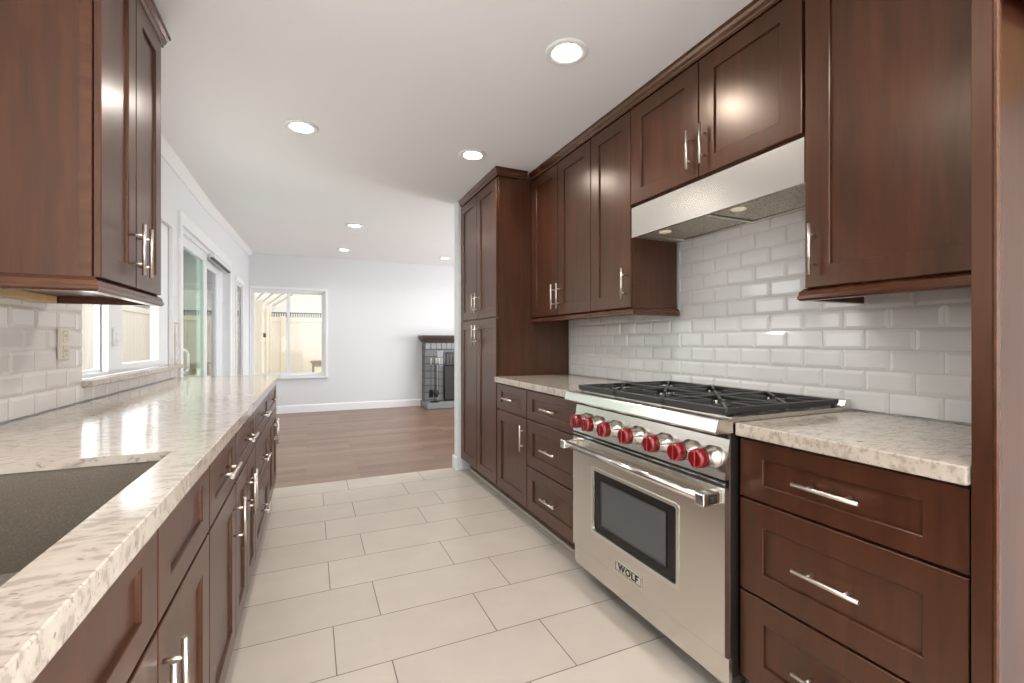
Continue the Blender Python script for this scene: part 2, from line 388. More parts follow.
def cabinet(name, label, cat, side, yn, yf, xface, depth, z0, z1, fronts, toe=True, group=None, body_mat=None, toe_rec=.07):
    """fronts: (kind, u0, u1, z0, z1, handle) - u measured from the near (camera) end, 0..1 of the width; xface = front of the carcass"""
    wd = yf-yn
    if side == 'R': root = thing(name, label, cat, (xface, yf, 0), -PI/2, group)
    else: root = thing(name, label, cat, (xface, yn, 0), PI/2, group)
    gp = .0015
    G().box(gp, wd-gp, 0, depth, z0, z1, .001).obj('body', body_mat or WOOD, root)
    if toe:
        G().box(gp, wd-gp, toe_rec, depth-.05, 0.0, z0, 0).obj('toe_kick', WOODH, root)
        G().box(gp, wd-gp, toe_rec-.008, toe_rec, 0.0, .016, 0).obj('toe_trim', CREAMPL, root)
    for kind, u0, u1, a, b, hd in fronts:
        if side == 'R': xa, xb = wd*(1-u1), wd*(1-u0)
        else: xa, xb = wd*u0, wd*u1
        e = .003
        xa += e; xb -= e
        st = .08 if wd*(u1-u0) > .3 else .064
        rail = .072 if (b-a) > .26 else .052
        f = G().shaker(xb-xa, b-a, xa, a, st, rail, t=.0165, rec=.009, y=-.0035).obj(kind, WOOD, root)
        if not hd: continue
        if hd == 'C': handle(f, (xa+xb)/2, (a+b)/2, False)
        else:
            endn, up = hd       # 'near'/'far' stile, 'top'/'bot'
            nearx = (xb if side == 'R' else xa); farx = (xa if side == 'R' else xb)
            cx = nearx if endn == 'near' else farx
            cx += .034 if cx == xa else -.034
            cz = b-.125 if up == 'top' else a+.125
            handle(f, cx, cz, True)
    return root

DZ = [(.691, .872), (.398, .683), (.118, .390)]
T3 = [('drawer', 0, 1, a, b, 'C') for a, b in DZ]
XF = 1.275
cabinet('base_cabinet', 'dark brown three-drawer base cabinet between the range and the right-hand end panel', 'cabinet', 'R', .474, 1.032, XF, .585, .105, .88, T3)
cabinet('base_cabinet', 'dark brown three-drawer base cabinet just left of the range', 'cabinet', 'R', 1.957, 2.597, XF, .585, .105, .88, T3)
cabinet('base_cabinet', 'dark brown base cabinet with one drawer over one door beside the pantry', 'cabinet', 'R', 2.597, 3.105, XF, .585, .105, .88,
        [('drawer', 0, 1, .691, .872, 'C'), ('door', 0, 1, .118, .683, ('near', 'top'))])
pan = cabinet('pantry_cabinet', 'tall dark brown four-door pantry cabinet at the end of the right-hand run', 'cabinet', 'R', 3.107, 3.975, 1.272, .60, .105, 2.425,
        [('door', .5, 1, .118, 1.355, ('near', 'top')), ('door', 0, .5, .118, 1.355, ('far', 'top')),
         ('door', .5, 1, 1.366, 2.395, ('near', 'bot')), ('door', 0, .5, 1.366, 2.395, ('far', 'bot'))])

# crown and light rail profiles, (out, z) in cabinet space: y = -out
CROWN = [(-.005, 0), (.022, 0), (.023, .010), (.027, .016), (.031, .030), (.038, .042), (.042, .046), (.042, .0555), (-.005, .0555)]
RAILP = [(-.012, 0), (.016, 0), (.023, .006), (.023, .014), (.020, .018), (.018, .030), (.006, .042), (-.012, .042)]
def runs(root, name, prof, z, wd, left=False, right=False, depth=.3, mat=WOODH):
    """moulding across the front of a cabinet (local x 0..wd), returning along the sides asked for, mitred"""
    g = G()
    def sweep(pts):      # pts: polyline of (corner x, corner y, outward dx, dy)
        R = [[g.bm.verts.new((cx+dx*o, cy+dy*o, z+h)) for o, h in prof] for cx, cy, dx, dy in pts]
        k = len(prof)
        for P, Q in zip(R, R[1:]):
            for i in range(k):
                j = (i+1) % k; g.bm.faces.new((P[i], P[j], Q[j], Q[i]))
        g.bm.faces.new(R[0]); g.bm.faces.new(R[-1][::-1])
    pts = []
    if left: pts += [(0, depth, -1, 0), (0, 0, -1, -1)]
    else: pts += [(0, 0, 0, -1)]
    if right: pts += [(wd, 0, 1, -1), (wd, depth, 1, 0)]
    else: pts += [(wd, 0, 0, -1)]
    sweep(pts)
    return g.obj(name, mat, root)
runs(pan, 'crown_molding', CROWN, 2.4055, .868, right=True, depth=.22)

UF, UD = 1.56, .30
def upper(label, yn, yf, z0, z1, fronts, group=None):
    return cabinet('upper_cabinet', label, 'cabinet', 'R', yn, yf, UF, UD, z0, z1, fronts, toe=False, group=group)
u = upper('dark brown two-door wall cabinet in the corner against the tall pantry', 2.303, 3.104, 1.345, 2.425,
          [('door', .5, 1, 1.362, 2.398, ('near', 'bot')), ('door', 0, .5, 1.362, 2.398, ('far', 'bot'))])
runs(u, 'crown_molding', CROWN, 2.4055, .801); runs(u, 'light_rail', RAILP, 1.320, .801)
u = upper('dark brown single-door wall cabinet between the corner cabinet and the range hood', 1.930, 2.302, 1.345, 2.425,
          [('door', 0, 1, 1.362, 2.398, ('near', 'bot'))])
runs(u, 'crown_molding', CROWN, 2.4055, .372); runs(u, 'light_rail', RAILP, 1.320, .372, right=True, depth=UD)
u = upper('short dark brown two-door wall cabinet directly above the range hood', 1.016, 1.929, 1.885, 2.425,
          [('door', .5, 1, 1.897, 2.398, ('near', 'bot')), ('door', 0, .5, 1.897, 2.398, ('far', 'bot'))])
runs(u, 'crown_molding', CROWN, 2.4055, .913)
u = upper('wide dark brown one-door wall cabinet right of the hood, above the near drawers', .4745, 1.010, 1.345, 2.425,
          [('door', 0, 1, 1.362, 2.398, ('far', 'bot'))])
runs(u, 'crown_molding', CROWN, 2.4055, .536); runs(u, 'light_rail', RAILP, 1.320, .536, left=True, depth=UD)

# end panel and cabinet over the refrigerator bay
ep = thing('end_panel', 'full-height dark brown refrigerator end panel at the right edge', 'panel', (1.25, .44, 0))
G().box(0, .625, 0, .032, 0, CZ-.002, .001).obj('panel', WOOD, ep)
G().box(-.002, .012, -.010, 0, 0, CZ-.002, .003).obj('edge_strip', WOODH, ep)
ov = cabinet('upper_cabinet', 'cabinet above the refrigerator bay, its pale plywood underside showing in the top right corner', 'cabinet', 'R', -.47, .428, 1.272, .60, 1.885, 2.43,
        [('door', .5, 1, 1.9, 2.42, ('near', 'bot')), ('door', 0, .5, 1.9, 2.42, ('far', 'bot'))], toe=False)
G().box(.01, .888, .012, .59, 1.872, 1.885).obj('bottom_panel', MAPLE, ov)

# left run
XLF = -.265
LD = .60
lz0, lz1, dz0, dz1 = .683, .872, .118, .673
cabinet('sink_cabinet', 'dark brown sink base cabinet with two false fronts over two doors', 'cabinet', 'L', .535, 1.418, XLF, LD, .105, .62,
        [('false_front', 0, .5, lz0, lz1, None), ('false_front', .5, 1, lz0, lz1, None),
         ('door', 0, .5, dz0, dz1, ('far', 'top')), ('door', .5, 1, dz0, dz1, ('near', 'top'))])
cabinet('base_cabinet', 'dark brown base cabinet with one drawer over one door next after the sink', 'cabinet', 'L', 1.42, 1.878, XLF, LD, .105, .88,
        [('drawer', 0, 1, lz0, lz1, 'C'), ('door', 0, 1, dz0, dz1, ('far', 'top'))])
cabinet('base_cabinet', 'dark brown base cabinet with a wide drawer over two doors mid left run', 'cabinet', 'L', 1.88, 2.50, XLF, LD, .105, .88,
        [('drawer', 0, 1, lz0, lz1, 'C'), ('door', 0, .5, dz0, dz1, ('far', 'top')), ('door', .5, 1, dz0, dz1, ('near', 'top'))])
cabinet('base_cabinet', 'dark brown three-drawer base cabinet on the left run, second from its far end', 'cabinet', 'L', 2.502, 3.238, XLF, LD, .105, .88,
        [('drawer', 0, 1, lz0, lz1, 'C'), ('drawer', 0, 1, .398, dz1, 'C'), ('drawer', 0, 1, .118, .390, 'C')])
cabinet('base_cabinet', 'dark brown base cabinet closing the far end of the left run', 'cabinet', 'L', 3.24, 3.955, XLF, LD, .105, .88,
        [('drawer', 0, 1, lz0, lz1, 'C'), ('door', 0, .5, dz0, dz1, ('far', 'top')), ('door', .5, 1, dz0, dz1, ('near', 'top'))])
cabinet('base_cabinet', 'dark brown base cabinet under the near end of the left counter, before the sink', 'cabinet', 'L', -.38, .533, XLF, LD, .105, .88,
        [('drawer', 0, 1, lz0, lz1, 'C'), ('door', 0, .5, dz0, dz1, ('far', 'top')), ('door', .5, 1, dz0, dz1, ('near', 'top'))])
# left wall cabinet
lu = cabinet('upper_cabinet', 'dark brown two-door wall cabinet hanging above the sink counter on the left', 'cabinet', 'L', 1.64, 2.205, -.562, .325, 1.345, 2.367,
        [('door', 0, .5, 1.362, 2.362, ('far', 'bot')), ('door', .5, 1, 1.362, 2.362, ('near', 'bot'))], toe=False)
runs(lu, 'crown_molding', CROWN, 2.357, .565, True, True, .30); runs(lu, 'light_rail', RAILP, 1.320, .565, True, True, .315)
G().box(-.002, 0, .0, .028, 1.356, 2.357).obj('side_stile', WOODH, lu)
G().box(.02, .545, .285, .315, 1.318, 1.345, .002).obj('scribe_strip', MAPLE, lu)

# ---------------------------------------------------------------- counters
def counter(label, g, bevel=True):
    o = g.obj('countertop', QZ)
    if bevel: m = o.modifiers.new('bevel', 'BEVEL'); m.width = .0035; m.segments = 2; m.limit_method = 'ANGLE'
    return tag(o, label, 'countertop')
counter('long speckled cream quartz countertop with the sink cutout on the left',
        G().slab([-.882, -.745, -.300, -.262], [-.40, .64, 1.305, 4.0], [(1, 1)], .901, .921, 'xy').prism([(-.262, .881), (-.224, .881), (-.222, .883), (-.222, .919), (-.224, .921), (-.262, .921)], 'y', -.40, 4.0).box(-.882, -.262, 3.98, 4.0, .881, .9009), False)
counter('short speckled cream quartz countertop between the pantry and the range', G().box(1.236, 1.868, 1.957, 3.104, .881, .921))
counter('speckled cream quartz countertop right of the range above three drawers', G().box(1.236, 1.868, .474, 1.032, .881, .921))
# window ledge of the same stone
o = G().box(-.925, -.855, 2.511, 4.04, .9855, 1.012, .003).obj('window_ledge', QZ); tag(o, 'narrow speckled stone ledge under the kitchen window', 'ledge')

sk = thing('kitchen_sink', 'dark grey undermount sink let into the left countertop', 'sink', (-.5225, .9725, .66))
g = G()
def rr(hx, hy, z, r, n=5):
    pts = []
    for cx, cy, a0 in ((hx-r, hy-r, 0), (-hx+r, hy-r, PI/2), (-hx+r, -hy+r, PI), (hx-r, -hy+r, 1.5*PI)):
        for i in range(n+1):
            a = a0+PI/2*i/n; pts.append((cx+r*math.cos(a), cy+r*math.sin(a), z))
    return pts
R = [[g.bm.verts.new(p) for p in rr(*a)] for a in ((.245, .40, .219, .03), (.245, .40, .0, .03), (.21, .365, -.002, .03), (.2225, .377, .0, .03))]
# outer shell then inner bowl
R = [[g.bm.verts.new(p) for p in rr(*a)] for a in ((.240, .355, .0, .02), (.240, .355, .2395, .02), (.226, .338, .2395, .02), (.222, .334, .03, .03), (.195, .305, .008, .05))]
for v in list(g.bm.verts):
    if not v.link_faces and all(v not in r for r in R): g.bm.verts.remove(v)
for P, Q in zip(R, R[1:]):
    for i in range(len(P)):
        j = (i+1) % len(P); g.bm.faces.new((P[i], P[j], Q[j], Q[i]))
g.bm.faces.new(R[-1]); g.bm.faces.new(R[0])
g.obj('basin', SINKM, sk)
G().lathe((0, .05, .0085), (0, 0, 1), [(0, .045), (.003, .045), (.004, .036), (.001, .030), (.001, .001)]).obj('drain', STEELP, sk)

# ---------------------------------------------------------------- bevelled subway tile
def tilewall(name, label, regions, xw, sgn, zorg, yph, mat, TWd=.1524, TH=.0762, th=.009):
    """regions (y0,y1,z0,z1); xw wall plane, sgn direction of the room"""
    root = thing(name, label, 'backsplash')
    g = G(); b = G()
    for y0, y1, z0, z1 in regions:
        b.box(xw, xw+sgn*.004, y0, y1, z0, z1)
        k = int(math.floor((z0-zorg)/TH))
        while zorg+k*TH < z1-.004:
            za, zb = max(z0, zorg+k*TH), min(z1, zorg+(k+1)*TH)
            ph = yph + (TWd/2 if k % 2 else 0)
            i = int(math.floor((y0-ph)/TWd))
            while ph+i*TWd < y1-.004:
                ya, yb = max(y0, ph+i*TWd), min(y1, ph+(i+1)*TWd)
                if yb-ya > .008 and zb-za > .008:
                    gp = .0011
                    bv = .0125
                    q = []
                    for ins, xx in ((0, .004), (0, .0055), (1, th)):
                        l = bv if (ins and ya > y0+1e-6) else (0.002 if ins else 0); r = bv if (ins and yb < y1-1e-6) else (0.002 if ins else 0)
                        lo = bv if (ins and za > z0+1e-6) else (0.002 if ins else 0); up = bv if (ins and zb < z1-1e-6) else (0.002 if ins else 0)
                        if abs((yb-ya)-TWd) < 1e-4: l = r = bv if ins else 0
                        if abs((zb-za)-TH) < 1e-4: lo = up = bv if ins else 0
                        lo, up = min(lo, (zb-za)*.4), min(up, (zb-za)*.4); l, r = min(l, (yb-ya)*.4), min(r, (yb-ya)*.4)
                        X = xw+sgn*xx
                        q.append([g.bm.verts.new(p) for p in ((X, ya+gp+l, za+gp+lo), (X, yb-gp-r, za+gp+lo), (X, yb-gp-r, zb-gp-up), (X, ya+gp+l, zb-gp-up))])
                    for P, Q in zip(q, q[1:]):
                        for a in range(4):
                            c_ = (a+1) % 4; g.bm.faces.new((P[a], P[c_], Q[c_], Q[a]))
                    g.bm.faces.new(q[-1])
                i += 1
            k += 1
    b.obj('grout_bed', GROUT, root)
    o = g.obj('tiles', mat, root, fix=False)
    bm = bmesh.new(); bm.from_mesh(o.data); bmesh.ops.recalc_face_normals(bm, faces=bm.faces)
    for f in bm.faces:
        if f.normal.x*sgn < -1e-4: f.normal_flip()
    bm.to_mesh(o.data); bm.free()
    return root
tilewall('backsplash', 'white subway tile backsplash behind the range and right counters', [(.474, 3.104, .923, 1.3774), (1.012, 1.928, 1.3774, 1.883)], XR-.0005, -1, .9202, .773, CER)
tilewall('backsplash', 'beige subway tile backsplash behind the left counter', [(-.4, 2.51, .923, 1.3774), (2.51, 4.04, .923, .984), (3.97, 4.04, 1.013, 1.32)], XL+.0005, 1, .9202, 2.00, CERL)

ol = thing('outlet_plate', 'almond four-outlet power plate on the left tile backsplash', 'outlet', (-.889, 2.335, 1.17), PI/2)
G().box(-.042, .042, -.007, 0, -.062, .062, .002).obj('plate', CREAMPL, ol)
for z in (-.03, .03):
    s = G().box(-.018, .018, -.010, -.007, z-.022, z+.022, .004).obj('socket', CREAMPL, ol)
    g = G()
    for dx in (-.007, .007): g.box(dx-.0012, dx+.0012, -.0105, -.0099, z-.002, z+.009)
    g.tube((0, -.0105, z-.011), (0, -.0099, z-.011), .0028, n=10); g.obj('slot', BLACKM, s)

# ---------------------------------------------------------------- range
ry0, ry1 = 1.036, 1.953
rg = thing('gas_range', 'stainless steel gas range with seven red knobs and a windowed oven door', 'stove', (1.20, ry0, 0))
W = ry1-ry0
def RP(g, name, mat, parent=rg): return g.obj(name, mat, parent)
# local frame: x into the wall, y along the wall away from the camera, z up; origin at the near front corner
RP(G().box(.022, .655, .003, W-.003, .10, .915, .002), 'body', DSTEEL)
RP(G().box(.012, .03, .0, W, .078, .168, .002), 'kick_plate', STEEL)
for yy in (.03, W-.03):
    for xx in (.15, .58): RP(G().lathe((xx, yy, 0), (0, 0, 1), [(0, .022), (.02, .022), (.022, .016), (.10, .016)], 14), 'foot', STEELP)
od = RP(G().slab([.004, .204, .746, W-.004], [.177, .297, .592, .712], [(1, 1)], .0, .022, 'yz'), 'oven_door', STEEL)
# window bezel: raised light frame, dark border, glass
g = G()
def rrect(y0, y1, z0, z1, r, x, n=5):
    pts = []
    for cy, cz, a0 in ((y1-r, z1-r, 0), (y0+r, z1-r, PI/2), (y0+r, z0+r, PI), (y1-r, z0+r, 1.5*PI)):
        for i in range(n+1):
            a = a0+PI/2*i/n; pts.append(g.bm.verts.new((x, cy+r*math.cos(a), cz+r*math.sin(a))))
    return pts
R = [rrect(.198, .752, .291, .598, .012, .001), rrect(.198, .752, .291, .598, .012, -.003), rrect(.212, .738, .305, .584, .010, -.003), rrect(.214, .736, .307, .582, .010, .008)]
for P, Q in zip(R, R[1:]):
    for i in range(len(P)):
        j = (i+1) % len(P); g.bm.faces.new((P[i], P[j], Q[j], Q[i]))
RP(g, 'window_bezel', STEELP, od)
RP(G().box(.006, .012, .2, .75, .295, .594), 'window_border', OVBORD, od)
RP(G().box(.0052, .0062, .27, .68, .345, .545), 'window_pane', OVGLASS, od)
g = G().box(.003, .0052, .266, .684, .341, .345); g.box(.003, .0052, .266, .684, .545, .549); g.box(.003, .0052, .266, .27, .341, .549); g.box(.003, .0052, .68, .684, .341, .549)
RP(g, 'pane_trim', DSTEEL, od)
RP(G().tube((-.062, .035, .682), (-.062, W-.035, .682), .0145, n=20), 'oven_handle', STEELP, od)
for k, yy in enumerate((.032, W-.032)):
    g = G().box(-.082, .0, yy-.018, yy+.018, .660, .702, .005, 2)
    br_ = RP(g, 'handle_bracket', STEELP, od)
    s = -1 if k == 0 else 1
    g = G(); yo = yy+s*.0185
    g.slab([-.058, -.054, -.028, -.024], [.668, .672, .690, .694], [(1, 1)], yo-.0006, yo+.0006, 'xz')
    for xx in (-.050, -.041, -.032): g.box(xx-.0015, xx+.0015, yo-.0006, yo+.0006, .675, .688)
    g.box(-.050, -.032, yo-.0006, yo+.0006, .675, .678)
    RP(g, 'logo_mark', BLACKM, br_)
# badge and lettering
bd = RP(G().box(-.004, .001, .395, .565, .200, .243, .0015), 'badge', STEELP, od)
G().slab([.398, .4, .560, .562], [.203, .205, .238, .240], [(1, 1)], -.0046, -.004, 'yz').obj('badge_border', DSTEEL, bd)
cu = bpy.data.curves.new('lettering', 'FONT'); cu.body = 'WOLF'; cu.size = .037; cu.extrude = .0006; cu.align_x = 'CENTER'; cu.align_y = 'CENTER'; cu.offset = .0006; cu.space_character = 1.15
to = bpy.data.objects.new('tmp', cu); COL.objects.link(to)
bpy.context.view_layer.update()
me = bpy.data.meshes.new_from_object(to.evaluated_get(bpy.context.evaluated_depsgraph_get())); bpy.data.objects.remove(to)
me.materials.clear(); me.materials.append(BLACKM)
lo = bpy.data.objects.new('lettering', me); COL.objects.link(lo); lo.parent = bd
# text x -> -y (reads left to right from the far end), text y -> z, facing -x
lo.matrix_local = Matrix(((0, 0, -1, -.0048), (-1.12, 0, 0, .48), (0, 1, 0, .2215), (0, 0, 0, 1)))
# control panel
RP(G().box(.006, .02, .006, W-.006, .712, .738), 'vent_gap', BLACK)
RP(G().box(-.001, .01, .006, W-.006, .722, .727, .001), 'vent_strip', STEELP)
cp = RP(G().prism([(.000, .738), (.04, .738), (.04, .889), (.026, .889)], 'y', .004, W-.004), 'control_panel', STEEL)
ky = [1.834, 1.740, 1.614, 1.467, 1.318, 1.189, 1.094]
for y in ky:
    yy = y-ry0
    kb = RP(G().lathe((.018, yy, .803), (-1, 0, 0), [(0, .034), (.012, .037), (.017, .037), (.020, .0315), (.054, .0305), (.059, .028)], 28), 'knob_collar', STEELP)
    g = G().lathe((-.038, yy, .803), (-1, 0, 0), [(0, .027), (.002, .0325), (.024, .0315), (.034, .0285), (.037, .024)], 28)
    g.box(-.082, -.070, yy-.007, yy+.007, .803-.026, .803+.026, .003, 2)
    k = RP(g, 'knob', RED, kb)
# bullnose shelf
p = [(.03, .888), (-.040, .888), (-.045, .892), (-.046, .896), (-.036, .930), (-.031, .934), (.03, .934)]
RP(G().prism(p, 'y', -.002, W+.002), 'bullnose', STEEL)
g = G()
for i in range(18): g.box(.018, .030, .02+i*.0485, .055+i*.0485, .870, .887)
RP(g, 'vent_slots', DSTEEL, cp)
# cooktop tray and back trim
RP(G().slab([.03, .04, .602, .612], [.003, .013, W-.013, W-.003], [(1, 1)], .915, .936, 'xy'), 'tray_rim', STEEL)
RP(G().box(.04, .602, .013, W-.013, .913, .920), 'tray', BLACK)
RP(G().prism([(.612, .915), (.655, .915), (.655, .962), (.625, .959), (.612, .940)], 'y', .003, W-.003), 'back_trim', STEEL)
gw = (W-.037)/3
for k in range(3):
    a = .016+k*gw; b = a+gw-.004
    g = G(); z0, z1 = .944, .965
    x0, x1 = .020, .600
    g.box(x0, x0+.012, a, b, z0-.003, z1, .003)              # deep front bar
    g.box(x1-.012, x1, a, b, z0, z1, .003)
    for yy in (a, b-.012): g.box(x0, x1, yy, yy+.012, z0, z1, .003)
    xm = (x0+x1)/2; g.box(xm-.006, xm+.006, a, b, z0+.006, z1, .003)
    ym = (a+b)/2
    for cx, h in ((x0+(xm-x0)/2, (xm-x0)/2), (xm+(x1-xm)/2, (x1-xm)/2)):
        for sx in (-1, 1):
            for sy in (-1, 1):
                p0 = Vector((cx+sx*h, ym+sy*(b-a)/2, 0)); p1 = Vector((cx+sx*.028, ym+sy*.028, 0))
                d = (p1-p0).normalized(); n_ = Vector((-d.y, d.x, 0))*.005
                vs_ = [g.bm.verts.new((*(q+o_)[:2], z)) for z in (z0+.008, z1) for q, o_ in ((p0, n_), (p0, -n_), (p1, -n_), (p1, n_))]
                for f in ((3, 2, 1, 0), (4, 5, 6, 7), (0, 1, 5, 4), (1, 2, 6, 5), (2, 3, 7, 6), (3, 0, 4, 7)): g.bm.faces.new([vs_[i] for i in f])
        g.box(cx-.005, cx+.005, a, ym-.04, z0+.008, z1, .002); g.box(cx-.005, cx+.005, ym+.04, b, z0+.008, z1, .002)
    for xx in (x0+.01, x1-.012):
        for yy in (a+.01, b-.01): g.box(xx-.006 if xx > .1 else .032, xx+.006 if xx > .1 else .044, yy-.006, yy+.006, .918, z0+.002)
    RP(g, 'grate', IRON)
    for cx in (x0+(xm-x0)/2+.004, xm+(x1-xm)/2):
        bu = RP(G().lathe((cx, ym, .919), (0, 0, 1), [(0, .055), (.006, .052), (.010, .040), (.020, .038)], 24), 'burner', STEELP)
        RP(G().lathe((cx, ym, .939), (0, 0, 1), [(0, .036), (.003, .039), (.010, .038), (.012, .032)], 24), 'burner_cap', BLACKM, bu)
        RP(G().lathe((cx+.02, ym+.045, .919), (0, 0, 1), [(0, .005), (.036, .004), (.038, .001)], 10), 'igniter', CREAMPL, bu)

# ---------------------------------------------------------------- hood
hd = thing('range_hood', 'stainless steel under-cabinet range hood over the range', 'range hood', (1.545, 1.0125, 1.725))
HW = .9145
RP(G().slab([0, .012, .30, .325], [0, .012, HW-.012, HW], [(1, 1)], .0, .156, 'xy'), 'shell', STEEL, hd)
RP(G().box(.012, .30, .012, HW-.012, .02, .03), 'inner_panel', STEEL, hd)
fm = pmat('hood_filter_mesh', srgb(186, 178, 162), .42, 1.0)
vo = nd(fm, 'ShaderNodeTexVoronoi'); vo.inputs['Scale'].default_value = 110; ln(fm, coords(fm), vo.inputs['Vector']); bump(fm, vo.outputs['Distance'], 1, .006); ln(fm, ramp(fm, vo.outputs['Distance'], [(.1, srgb(120, 112, 98)), (.5, srgb(205, 198, 182))]), bsdf(fm).inputs['Base Color']); bsdf(fm).inputs['Metallic'].default_value = .6
for k in range(2):
    a = .03+k*.43
    f = RP(G().box(.05, .295, a, a+.40, .008, .02, .002), 'filter', fm, hd)
    RP(G().lathe((.085, a+.30, .008), (0, 0, -1), [(0, .03), (.003, .03), (.004, .02)], 20), 'lamp', HOODLAMP, hd)
    RP(G().lathe((.03, a+.2, .019), (0, 0, -1), [(0, .008), (.012, .007), (.013, .004)], 12), 'switch', BLACKM, hd)
RP(G().box(.04, .298, .442, .458, .004, .02, .002), 'divider', STEELP, hd)

# ---------------------------------------------------------------- recessed lights
lights = [(-.05, 2.94, 'recessed ceiling light nearer the left wall above the kitchen aisle', 1),
          (1.0, 2.91, 'recessed ceiling light close to the top of the tall pantry', 1),
          (1.02, 1.71, 'largest recessed ceiling light, nearest above the range', 1),
          (.44, 5.25, 'recessed ceiling light just into the living room, the nearer of two in line', 0),
          (.444, 7.12, 'recessed ceiling light in the living room closest to the back window', 0),
          (1.99, 7.17, 'recessed ceiling light half hidden by the white wall end', 0),
          (-.05, 1.2, 'unseen recessed ceiling light added above the sink aisle to brighten the room', 1),  # this and the next two are unseen, added to light the room
          (1.0, .3, 'unseen recessed ceiling light added above the refrigerator bay for extra light', 1),
          (-.05, -.8, 'unseen recessed ceiling light added behind the viewpoint for extra light', 1)]
for x, y, lab, kit in lights:
    x *= 1.014; y *= 1.014
    z = zc(y)-.002
    L = thing('ceiling_light', lab, 'ceiling light', (x, y, z), group='recessed ceiling lights')
    if y > 5: L.rotation_euler = (math.atan(.14/3.3), 0, 0)
    G().lathe((0, 0, 0), (0, 0, -1), [(-.001, .095), (.004, .094), (.008, .084), (.006, .066), (.002, .060)], 36).obj('trim_ring', WHITE, L)
    G().lathe((0, 0, -.0062), (0, 0, -1), [(0, .058), (.001, .057)], 30).obj('lens', LAMP, L)
    area('can_lamp', (x, y, z-.014), (0, 0, 0), .11, .11, 3.2 if kit else 3.5, (1, .97, .93), 'DISK', math.radians(150))

# ---------------------------------------------------------------- fireplace
BRK = pmat('grey_painted_brick', srgb(136, 136, 136), .7)
br = nd(BRK, 'ShaderNodeTexBrick'); br.inputs['Scale'].default_value = 1; br.inputs['Brick Width'].default_value = 4.0; br.inputs['Row Height'].default_value = .13
br.inputs['Mortar Size'].default_value = .006; br.inputs['Color1'].default_value = (*srgb(116, 117, 118), 1); br.inputs['Color2'].default_value = (*srgb(104, 105, 106), 1)
br.inputs['Mortar'].default_value = (*srgb(64, 64, 64), 1)
tc = nd(BRK, 'ShaderNodeTexCoord'); sp = nd(BRK, 'ShaderNodeSeparateXYZ'); cb = nd(BRK, 'ShaderNodeCombineXYZ'); am = nd(BRK, 'ShaderNodeMath', operation='ADD')
ln(BRK, tc.outputs['Object'], sp.inputs[0]); ln(BRK, sp.outputs[0], am.inputs[0]); ln(BRK, sp.outputs[1], am.inputs[1]); ln(BRK, am.outputs[0], cb.inputs[0]); ln(BRK, sp.outputs[2], cb.inputs[1])
ln(BRK, cb.outputs[0], br.inputs['Vector']); ln(BRK, br.outputs['Color'], bsdf(BRK).inputs['Base Color'])
iv = nd(BRK, 'ShaderNodeMath', operation='SUBTRACT'); iv.inputs[0].default_value = 1; ln(BRK, br.outputs['Fac'], iv.inputs[1]); bump(BRK, iv.outputs[0], 1, .008)
LBRK = pmat('light_grey_painted_brick', srgb(156, 157, 158), .7)
DMANT = pmat('dark_mantel_wood', srgb(58, 34, 28), .4)
HEA = pmat('grey_hearth_stone', srgb(128, 130, 130), .55)
FX = 1.87
fp = thing('fireplace', 'grey painted brick fireplace with a dark wood mantel against the far wall', 'fireplace', (FX, YB, 0))
RP(G().slab([0, .31, 1.30, 1.56], [.11, .98, 1.16], [(1, 0)], -.25, -.002, 'xz'), 'brick_surround', BRK, fp)
g = G()
for k in range(7): g.box(.215, .33, -.262, -.22, .115+k*.13, .115+k*.13+.12, .004)
RP(g, 'inner_column', LBRK, fp)
g = G()
for k in range(16): g.box(.006+k*.097, .006+k*.097+.088, -.268, -.24, 1.045, 1.155, .004)
RP(g, 'soldier_course', LBRK, fp)
RP(G().box(.315, 1.295, -.06, -.01, .11, .98), 'firebox_back', BLACKM, fp)
g = G().box(-.02, 1.58, -.30, -.002, 1.165, 1.19, .004).box(-.035, 1.595, -.32, -.002, 1.19, 1.215, .004).box(-.055, 1.615, -.345, -.002, 1.215, 1.24, .004).box(-.075, 1.635, -.37, -.002, 1.24, 1.29, .004)
RP(g, 'mantel', DMANT, fp)
RP(G().box(-.03, 1.59, -.53, -.002, 0, .105, .012), 'hearth', HEA, fp)
# curtain-like pleated chain screen in the opening
g = G(); n_ = 60; prev = None
for i in range(n_+1):
    x = .34+i*.95/n_; y = -.10+.012*math.sin(i*1.6)
    cur = (g.bm.verts.new((x, y, .115)), g.bm.verts.new((x, y, .97)))
    if prev: g.bm.faces.new((prev[0], cur[0], cur[1], prev[1]))
    prev = cur
o = RP(g, 'chain_curtain', pmat('grey_chain_mesh', srgb(140, 140, 140), .5, .3), fp); mm = o.modifiers.new('t', 'SOLIDIFY'); mm.thickness = .003

sc = thing('fireplace_screen', 'black arched fireplace screen standing on the hearth', 'fireplace screen', (FX+.335, YB-.34, .107))
g = G(); N = 20; SWd = 1.0
def arch(x): return .64 + (.14*math.sin(PI*(x-.2)/(SWd-.4)) if .2 < x < SWd-.2 else 0)
g.path([(x*SWd/N, 0, arch(x*SWd/N)) for x in range(N+1)], .012)
g.path([(0, 0, 0), (0, 0, arch(0))], .012); g.path([(SWd, 0, 0), (SWd, 0, arch(SWd))], .012); g.path([(0, 0, .012), (SWd, 0, .012)], .012)
for xx in (.25, .28, .5, .72, .75): g.path([(xx, 0, 0), (xx, 0, arch(xx))], .008)
g.obj('frame', BLACKM, sc)
g = G(); vsb = []
for i in range(N+1):
    x = i*SWd/N; vsb.append((g.bm.verts.new((x, .004, .01)), g.bm.verts.new((x, .004, arch(x)))))
for P, Q in zip(vsb, vsb[1:]): g.bm.faces.new((P[0], Q[0], Q[1], P[1]))
